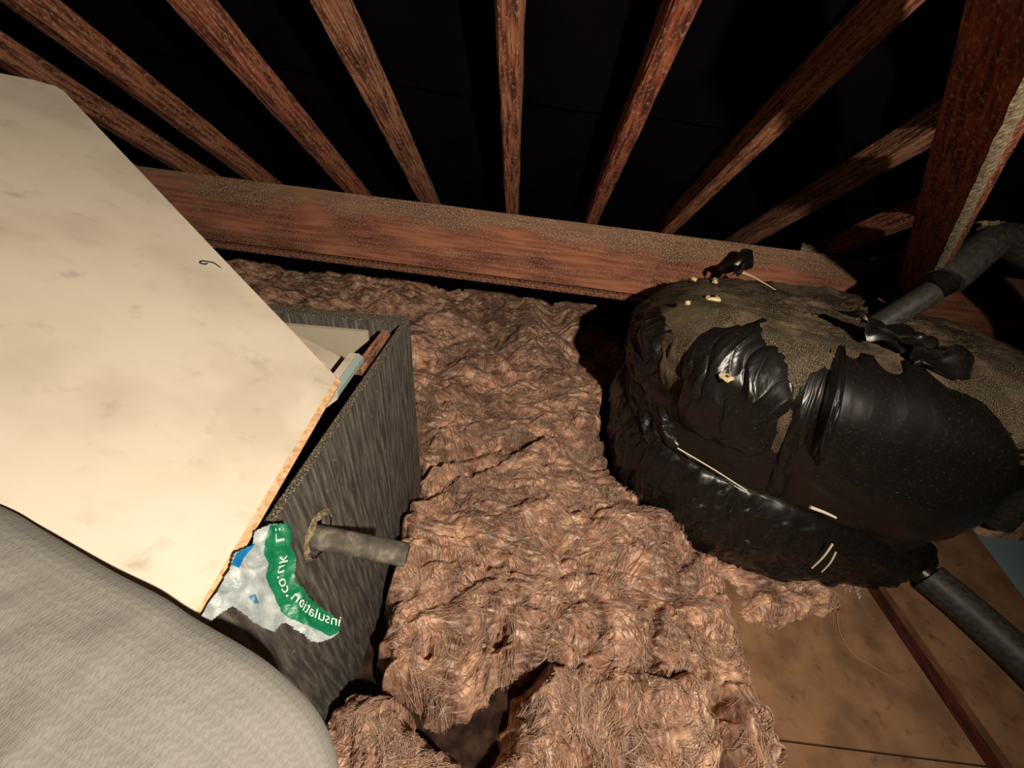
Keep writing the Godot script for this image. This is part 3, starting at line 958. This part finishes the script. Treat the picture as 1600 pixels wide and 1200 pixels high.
func water_tank() -> void:
	var root := thing("water_tank", "water tank wrapped in bulging dusty black plastic jacket beside the quilt", "water tank", Vector3(TC.x, 0.0, TC.z))
	var n := fnoise(201, 2.2, 3)
	var n2 := fnoise(202, 4.0, 3, true, 0.15)
	var skin := func(u: float, h: float, inward: float) -> Vector3:
		var th := TAU * u
		var p := tank_point(th, h, 0.0)
		if inward > 0.0:
			p = p.lerp(Vector3(TC.x, 0.0, TC.z), inward)
			p.y = tank_top(p.x, p.z)
		var out := Vector3(p.x - TC.x, 0.0, p.z - TC.z).normalized() * (1.0 - smoothstep(0.6, 0.8, h)) + Vector3.UP * smoothstep(0.6, 0.8, h)
		return p + out * (0.020 * n.get_noise_3dv(p) + 0.012 * n2.get_noise_3dv(p) * (1.0 + inward)) - root.position
	put("jacket_side", grid(150, 44, func(u: float, v: float) -> Vector3: return skin.call(u, 0.72 * v, 0.0)), M.poly, root)
	put("jacket_top", grid(150, 60, func(u: float, v: float) -> Vector3:
		var q := v * 1.35
		return skin.call(u, lerpf(0.64, 0.8, minf(q / 0.35, 1.0)), maxf(q - 0.35, 0.0)) + Vector3.UP * 0.002), M.dusty, root)
	# dusty strips between the cushions
	panel(root, "dusty_strip", [Vector2(170, 0.80), Vector2(150, 0.80), Vector2(143, 0.50), Vector2(162, 0.52)], 0.010, 11, M.dusty, 0.004, 30, 40)
	panel(root, "dusty_strip", [Vector2(130, 0.80), Vector2(115, 0.80), Vector2(112, 0.40), Vector2(129, 0.42)], 0.014, 12, M.dusty, 0.004, 30, 50)
	# the cushions
	panel(root, "jacket_panel", [Vector2(200, 0.72), Vector2(165, 0.78), Vector2(155, 0.54), Vector2(186, 0.38)], 0.030, 1, M.poly, 0.022)
	panel(root, "jacket_panel", [Vector2(156, 0.81), Vector2(123, 0.785), Vector2(118, 0.50), Vector2(148, 0.44)], 0.048, 2, M.poly, 0.008, 130, 130)
	panel(root, "jacket_panel", [Vector2(124.5, 0.82), Vector2(118, 0.82), Vector2(107, 0.36), Vector2(117, 0.36)], 0.022, 3, M.poly, 0.003, 40, 100)
	panel(root, "jacket_panel", [Vector2(121, 0.79), Vector2(90, 0.80), Vector2(35, 0.20), Vector2(111, 0.30)], 0.044, 4, M.poly, 0.0015, 150, 130)
	panel(root, "jacket_panel", [Vector2(119, 0.80), Vector2(115, 0.80), Vector2(108, 0.54), Vector2(112, 0.54)], 0.056, 6, M.poly, 0.004, 40, 90)
	panel(root, "jacket_panel", [Vector2(190, 0.48), Vector2(152, 0.50), Vector2(118, 0.30), Vector2(172, 0.22)], 0.022, 5, M.poly, 0.018)
	# the roll of plastic around the foot
	var nr := fnoise(203, 3.0, 3)
	var nw := fnoise(204, 2.0, 3, true, 0.3)
	var cr := fnoise(205, 1.6, 2)
	put("base_roll", grid(300, 60, func(u: float, v: float) -> Vector3:
		var deg := lerpf(235.0, 40.0, u)
		var top := 0.37 - 0.26 * smoothstep(112.0, 45.0, deg)
		var y := lerpf(top, -0.012, v)
		var e := sqrt(clampf(1.0 - pow(2.0 * v - 1.0, 2.0), 0.0, 1.0))
		var off := -0.012 + (0.075 + 0.02 * nr.get_noise_1d(u * 3.0)) * pow(e, 0.8) + 0.020 * e * (nw.get_noise_2d(u * 3.4, v * 0.35) - 0.3)
		off -= e * 0.012 * pow(1.0 - absf(cr.get_noise_2d(u * 6.0, v * 0.5 + u * 2.0)), 8.0)
		off += e * 0.006 * pow(1.0 - absf(cr.get_noise_2d(u * 9.0 + 7.0, v * 0.8 - u * 2.0)), 10.0)
		return tank_point(deg_to_rad(deg), y, off) - root.position), M.poly, root)
	# loose flaps of plastic on the top
	flap(root, [Vector3(0.835, 0.835, -1.03), Vector3(1.05, 0.815, -1.02), Vector3(1.06, 0.785, -0.90), Vector3(0.86, 0.82, -0.93)], 1)
	flap(root, [Vector3(0.94, 0.82, -0.93), Vector3(1.10, 0.81, -0.93), Vector3(1.13, 0.78, -0.84), Vector3(0.93, 0.81, -0.86)], 2)
	flap(root, [Vector3(0.72, 0.725, -1.53), Vector3(0.84, 0.79, -1.60), Vector3(0.83, 0.735, -1.52), Vector3(0.74, 0.735, -1.44)], 3)


func flap(root: Node3D, c: Array, sd: int) -> void:
	var n := fnoise(210 + sd, 1.3, 2)
	var f := func(u: float, v: float, side: float) -> Vector3:
		var p: Vector3 = c[0].lerp(c[1], u).lerp(c[3].lerp(c[2], u), v)
		var e := minf(minf(u, 1.0 - u), minf(v, 1.0 - v))
		return p + Vector3(0.03 * n.get_noise_2d(u, v + sd), 0.02 * sin(PI * v) + 0.03 * n.get_noise_2d(u * 1.3 + 5.0, v) + side * minf(e * 0.05, 0.004), 0.03 * n.get_noise_2d(u, v + 8.0)) - root.position
	var o := put("flap", grid(24, 16, func(u: float, v: float) -> Vector3: return f.call(u, v, 1.0)), M.poly, root)
	put("underside", grid(24, 16, func(u: float, v: float) -> Vector3: return f.call(1.0 - u, v, -1.0)), M.poly, o)


# ------------------------------------------------------------------ pipes

func pipes() -> void:
	var stub := thing("pipe", "dusty grey pipe stub poking out of the tank box side", "pipe", Vector3(-0.36, 0.588, -0.368))
	put("tube", tube(PackedVector3Array([Vector3(0, 0, 0), Vector3(0.05, -0.005, 0), Vector3(0.10, -0.014, -0.001), Vector3(0.155, -0.025, -0.002), Vector3(0.207, -0.034, -0.003)]), 0.0215, 20), M.pipe, stub)
	put("bore", tube(PackedVector3Array([Vector3(0.204, -0.0335, -0.003), Vector3(0.2085, -0.0343, -0.003)]), 0.016, 18), flat(Color(0.04, 0.035, 0.03), 0.9), stub)
	# lower insulated pipe along the boards
	var low := thing("insulated_pipe", "foam covered pipe running along the floor boards from the tank foot", "pipe", Vector3(1.38, 0.056, -0.85))
	put("bare_end", tube(curve([Vector3(-0.06, 0.0, -0.07), Vector3(0.05, 0.0, 0.02), Vector3(0.105, 0.0, 0.085)]), 0.04), M.poly, low)
	put("foam_sleeve", tube(curve([Vector3(0.10, 0.0, 0.078), Vector3(0.17, 0.0, 0.2), Vector3(0.25, 0.0, 0.40), Vector3(0.33, 0.0, 0.75), Vector3(0.36, 0.0, 1.1)]), 0.055, 24), M.foam, low)
	# upper insulated pipe with a bend
	var top := thing("insulated_pipe", "foam covered pipe bending up off the wrapped tank beside the brace", "pipe", Vector3(1.119, 0.859, -1.160))
	put("bare_end", tube(curve([Vector3(-0.08, -0.125, 0.02), Vector3(0.03, -0.004, -0.009), Vector3(0.065, 0.03, -0.026)]), 0.034), M.foam, top)
	put("coupling", tube(curve([Vector3(0.039, 0.017, -0.017), Vector3(0.073, 0.043, -0.03)]), 0.039), M.poly, top)
	put("foam_sleeve", tube(curve([Vector3(0.073, 0.043, -0.03), Vector3(0.129, 0.099, -0.069), Vector3(0.176, 0.133, -0.103), Vector3(0.224, 0.146, -0.129), Vector3(0.285, 0.140, -0.13), Vector3(0.40, 0.095, -0.10), Vector3(0.60, -0.02, -0.04), Vector3(0.76, -0.30, 0.05), Vector3(0.82, -0.80, 0.12)]), 0.047, 24), M.foam, top)


# ------------------------------------------------------------------ cloth in front

func cloth() -> void:
	var S := [Vector3(-0.587, 0.901, -0.215), Vector3(-0.504, 0.883, -0.201), Vector3(-0.463, 0.87, -0.19), Vector3(-0.386, 0.845, -0.169), Vector3(-0.33, 0.829, -0.156), Vector3(-0.295, 0.816, -0.145), Vector3(-0.232, 0.796, -0.128), Vector3(-0.196, 0.779, -0.115), Vector3(-0.159, 0.756, -0.096), Vector3(-0.135, 0.729, -0.073), Vector3(-0.121, 0.694, -0.045), Vector3(-0.112, 0.649, -0.008), Vector3(-0.10, 0.58, 0.06)]
	var n := fnoise(300, 4.0, 3)
	var n2 := fnoise(301, 9.0, 2, true, 0.03)
	var E := Vector3(-0.60, 0.80, 0.42)
	var line := curve(S, 0.01)
	var f := func(u: float, v: float) -> Vector3:
		var s: Vector3 = line[clampi(int(u * (line.size() - 1)), 0, line.size() - 1)]
		var fold := 0.016 * n.get_noise_2d(u * 0.8, v * 1.0) + 0.007 * n2.get_noise_2d(u * 0.35 + v * 0.25, v * 0.12 - u * 0.1)
		if v < 0.25:
			# hangs down behind the crest
			var k := (0.25 - v) / 0.25
			return s + Vector3(-0.05 * k * k, -0.035 * k - 0.10 * k * k, -0.012 * sqrt(k) + 0.05 * k * k)
		var t := (v - 0.25) / 0.75
		var e := E + Vector3(0.25 * u, -0.25 * u, 0.05 * u)
		var p := s.lerp(e, t)
		p += Vector3(0.05, 0.16, 0.02) * (sqrt(t) - t) * 0.75
		return p + Vector3(0.3, 0.9, 0.3) * fold * smoothstep(0.0, 0.08, t)
	var root := thing("cloth", "grey-beige dimpled cloth bulging over the near corner of the box", "cloth", Vector3(-0.4, 0.6, 0.0))
	put("fabric", grid(110, 90, func(u: float, v: float) -> Vector3: return f.call(u, v) - root.position), M.cloth, root)


# ------------------------------------------------------------------ torn packaging

func packaging() -> void:
	# laid out in its own plane: (along the box, down the slope of the sheet)
	var outline := PackedVector2Array([Vector2(-0.267, 0.003), Vector2(-0.284, 0.015), Vector2(-0.299, 0.040), Vector2(-0.292, 0.047), Vector2(-0.272, 0.057), Vector2(-0.265, 0.069), Vector2(-0.247, 0.085), Vector2(-0.237, 0.092), Vector2(-0.233, 0.109), Vector2(-0.228, 0.140), Vector2(-0.225, 0.164), Vector2(-0.220, 0.184), Vector2(-0.207, 0.186), Vector2(-0.196, 0.176), Vector2(-0.185, 0.159), Vector2(-0.183, 0.146), Vector2(-0.187, 0.135), Vector2(-0.190, 0.118), Vector2(-0.191, 0.107), Vector2(-0.189, 0.100), Vector2(-0.176, 0.094), Vector2(-0.175, 0.083), Vector2(-0.175, 0.064), Vector2(-0.179, 0.041), Vector2(-0.182, 0.030), Vector2(-0.173, 0.023), Vector2(-0.163, 0.018), Vector2(-0.155, 0.014), Vector2(-0.155, 0.003), Vector2(-0.172, 0.003), Vector2(-0.194, 0.003), Vector2(-0.217, -0.000), Vector2(-0.232, -0.005), Vector2(-0.253, 0.011)])
	var green := PackedVector2Array([Vector2(-0.282, 0.016), Vector2(-0.303, 0.045), Vector2(-0.273, 0.059), Vector2(-0.266, 0.072), Vector2(-0.248, 0.088), Vector2(-0.240, 0.096), Vector2(-0.235, 0.110), Vector2(-0.230, 0.141), Vector2(-0.227, 0.165), Vector2(-0.223, 0.191), Vector2(-0.206, 0.182), Vector2(-0.197, 0.170), Vector2(-0.198, 0.158), Vector2(-0.198, 0.128), Vector2(-0.197, 0.103), Vector2(-0.200, 0.089), Vector2(-0.214, 0.073), Vector2(-0.221, 0.058), Vector2(-0.226, 0.048), Vector2(-0.246, 0.032), Vector2(-0.263, 0.022)])
	var blue := PackedVector2Array([Vector2(-0.219, 0.000), Vector2(-0.234, -0.001), Vector2(-0.253, 0.011), Vector2(-0.256, 0.015), Vector2(-0.236, 0.011), Vector2(-0.219, 0.010)])
	var mark := PackedVector2Array([Vector2(-0.199, 0.041), Vector2(-0.204, 0.046), Vector2(-0.198, 0.060), Vector2(-0.195, 0.052)])
	var r := Rect2(-0.315, -0.012, 0.17, 0.21)
	var w := 486
	var h := 600
	var im := Image.create(w, h, false, Image.FORMAT_RGB8)
	var n := fnoise(310, 0.012, 4)
	for y in h:
		for x in w:
			var p := r.position + r.size * Vector2((x + 0.5) / w, (y + 0.5) / h)
			var s := n.get_noise_2d(x, y)
			var c := Color(0.62, 0.65, 0.65).lerp(Color(0.50, 0.54, 0.545), clampf(0.4 + s, 0.0, 1.0))
			if Geometry2D.is_point_in_polygon(p, green):
				c = Color(0.04, 0.40, 0.265)
			elif Geometry2D.is_point_in_polygon(p, blue):
				c = Color(0.05, 0.40, 0.62)
			elif Geometry2D.is_point_in_polygon(p, mark):
				c = Color(0.25, 0.40, 0.52)
			im.set_pixel(x, y, c)
	var m := StandardMaterial3D.new()
	m.albedo_texture = ImageTexture.create_from_image(im)
	m.roughness = 0.45
	var wr := fnoise(311, 14.0, 3)
	var wr2 := fnoise(312, 9.0, 2, true, 0.03)
	var out := Vector3(0.8, 0.6, 0.0)
	var sheet := func(p: Vector2) -> Vector3:
		return Vector3(-0.318, 0.775, 0) + Vector3(0.6, -0.8, 0) * p.y + Vector3(0, 0, p.x) + out * (0.006 * wr.get_noise_2d(p.x, p.y) + 0.008 * wr2.get_noise_2d(p.x, p.y) + 0.004)
	var root := thing("plastic_scrap", "torn white and green printed plastic hanging over the tank box side", "plastic wrapper", Vector3(-0.22, 0.63, -0.22))
	var nu := 110
	var nv := 136
	var keep := PackedByteArray()
	keep.resize((nu + 1) * (nv + 1))
	for j in nv + 1:
		for i in nu + 1:
			var p := r.position + r.size * Vector2(float(i) / nu, float(j) / nv)
			keep[j * (nu + 1) + i] = 1 if Geometry2D.is_point_in_polygon(p, outline) else 0
	put("sheet", grid(nu, nv, func(u: float, v: float) -> Vector3: return sheet.call(r.position + r.size * Vector2(u, v)) - root.position, null, null, keep), m, root)
	# lettering, seen from its back: it runs mirrored from the lower tip up along the band
	lettering(root, "insulation.co.uk", PackedVector2Array([Vector2(-0.2135, 0.181), Vector2(-0.211, 0.161), Vector2(-0.210, 0.133), Vector2(-0.211, 0.110), Vector2(-0.216, 0.092), Vector2(-0.223, 0.077), Vector2(-0.232, 0.066), Vector2(-0.242, 0.056), Vector2(-0.252, 0.048)]), 0.0125, sheet, out)
	lettering(root, "L:", PackedVector2Array([Vector2(-0.268, 0.036), Vector2(-0.282, 0.025)]), 0.010, sheet, out)


func lettering(root: Node3D, text: String, base: PackedVector2Array, size: float, sheet: Callable, out: Vector3) -> void:
	var tm := TextMesh.new()
	var sf := SystemFont.new()
	sf.font_names = PackedStringArray(["Droid Sans"])
	tm.font = sf
	tm.text = text
	tm.font_size = 48
	tm.pixel_size = 0.01
	tm.depth = 0.0
	tm.horizontal_alignment = HORIZONTAL_ALIGNMENT_LEFT
	var A := tm.get_mesh_arrays()
	var V: PackedVector3Array = A[Mesh.ARRAY_VERTEX]
	if V.is_empty():
		return
	var lo := V[0]
	var hi := V[0]
	for v in V:
		lo = lo.min(v)
		hi = hi.max(v)
	var total := 0.0
	for k in base.size() - 1:
		total += base[k].distance_to(base[k + 1])
	var P := PackedVector3Array()
	var N := PackedVector3Array()
	for v in V:
		var s := (v.x - lo.x) / (hi.x - lo.x) * total
		var up := (v.y - lo.y) / (hi.y - lo.y) * size
		var k := 0
		while k < base.size() - 2 and s > base[k].distance_to(base[k + 1]):
			s -= base[k].distance_to(base[k + 1])
			k += 1
		var d := (base[k + 1] - base[k]).normalized()
		P.append(sheet.call(base[k] + d * s + Vector2(d.y, -d.x) * up) + out * 0.0012 - root.position)
		N.append(out)
	var B := []
	B.resize(Mesh.ARRAY_MAX)
	B[Mesh.ARRAY_VERTEX] = P
	B[Mesh.ARRAY_NORMAL] = N
	var I: PackedInt32Array = A[Mesh.ARRAY_INDEX]
	for k in range(0, I.size(), 3):      # mirrored, so the faces turn round
		var keep := I[k + 1]
		I[k + 1] = I[k + 2]
		I[k + 2] = keep
	B[Mesh.ARRAY_INDEX] = I
	var mesh := ArrayMesh.new()
	mesh.add_surface_from_arrays(Mesh.PRIMITIVE_TRIANGLES, B)
	put("lettering", mesh, flat(Color(0.80, 0.84, 0.80), 0.5), root)


# ------------------------------------------------------------------ small loose pieces

func fragments() -> void:
	var chips := [
		[Vector3(0.547, 0.79, -1.125), Vector3(0.042, 0.014, 0.03), "largest cream chip lying on the dusty top of the wrapped tank"],
		[Vector3(0.64, 0.75, -1.35), Vector3(0.02, 0.012, 0.016), "small cream chip just below the tank's black plastic tip"],
		[Vector3(0.565, 0.75, -1.34), Vector3(0.018, 0.012, 0.014), "small cream chip at the tank's far back shoulder"],
		[Vector3(0.452, 0.79, -1.05), Vector3(0.012, 0.011, 0.012), "tiny cream crumb above the narrow glossy wrinkled panel"],
		[tank_point(deg_to_rad(137), 0.70, 0.052), Vector3(0.034, 0.008, 0.03), "ragged cream chip stuck on the tank's big square cushion"],
	]
	var k := 0
	for c in chips:
		var o := put("plaster_chip", lump(c[1], 400 + k, 0.7), M.chip)
		var p: Vector3 = c[0]
		o.position = Vector3(p.x, tank_top(p.x, p.z) + 0.018, p.z) if k < 4 else p
		o.rotation = Vector3(0.1, k * 1.3, 0.1)
		tag(o, c[2], "chip", "cream chips on the tank")
		k += 1
	var offcut := put("wood_offcut", box_mesh(Vector3(0.13, 0.022, 0.05)), M.crust)
	offcut.position = Vector3(1.33, tank_top(1.33, -1.38) + 0.03, -1.38)
	offcut.rotation = Vector3(0.25, 0.35, -0.1)
	tag(offcut, "pale wood offcut lying on the tank top below the pipe end", "offcut")
	var spl := put("wood_splinter", tube(PackedVector3Array([Vector3(0, 0, 0), Vector3(0.03, 0.002, 0.035), Vector3(0.075, 0, 0.12)]), 0.007, 6, true, 0.25), M.chip)
	spl.position = Vector3(0.80, tank_top(0.80, -1.51) + 0.025, -1.51)
	tag(spl, "long pale splinter by the tank's black plastic tip", "splinter")
	for q in 2:
		var mo := put("mortar_lump", lump(Vector3(0.085, 0.05, 0.05) if q else Vector3(0.06, 0.07, 0.04), 420 + q, 0.7), M.crust)
		mo.position = [Vector3(1.125, 0.765, -1.735), Vector3(1.205, 0.765, -1.735)][q]
		tag(mo, ["narrow lump of mortar on the purlin behind the wrapped tank", "rounder lump of mortar on the purlin, beside the narrow lump"][q], "mortar lump", "mortar on the purlin")
	var tor := thing("torching_mortar", "crumbling pale mortar hanging beside the brace above the pipe bend", "mortar lump", Vector3(1.283, 1.062, -1.308))
	var bits := [Vector3(-0.025, 0.030, 0.0), Vector3(0.0, 0.0, 0.0), Vector3(0.025, -0.034, 0.0)]
	for q in 3:
		var c := put("lump", lump(Vector3(0.045, 0.055, 0.035), 430 + q, 0.8), M.crust, tor)
		c.position = bits[q]
	# bits of straw and plastic strip caught on the jacket
	var strips := [
		[tank_point(deg_to_rad(97), 0.31, 0.070), tank_point(deg_to_rad(97.5), 0.205, 0.092), 0.0032, "longer white strip hanging on the black roll at the tank foot"],
		[tank_point(deg_to_rad(95.5), 0.285, 0.078), tank_point(deg_to_rad(95), 0.195, 0.092), 0.0028, "shorter white strip hanging on the black roll at the tank foot"],
		[tank_point(deg_to_rad(142), 0.415, 0.045), tank_point(deg_to_rad(120), 0.40, 0.048), 0.0024, "thin pale strip lying along the black roll's upper edge"],
		[tank_point(deg_to_rad(106), 0.42, 0.050), tank_point(deg_to_rad(100), 0.405, 0.052), 0.005, "yellowish sliver caught between the cushion and the black roll"],
	]
	for c in strips:
		var a: Vector3 = c[0]
		var b: Vector3 = c[1]
		var o := put("plastic_strip", tube(curve([Vector3.ZERO, (b - a) * 0.5 + Vector3(0.002, 0.003, 0.002), b - a]), c[2], 7, true, 0.7), M.pale)
		o.position = a
		tag(o, c[3], "strip")
	var strand := put("wool_strand", tube(curve([Vector3(1.128, 0.003, -0.634), Vector3(1.105, 0.003, -0.575), Vector3(1.113, 0.003, -0.52), Vector3(1.158, 0.003, -0.49), Vector3(1.205, 0.003, -0.463), Vector3(1.25, 0.003, -0.436)]), 0.0022, 6, true, 0.4), flat(Color(0.62, 0.46, 0.36), 1.0))
	tag(strand, "single pale strand of wool trailing over the floor boards", "strand")
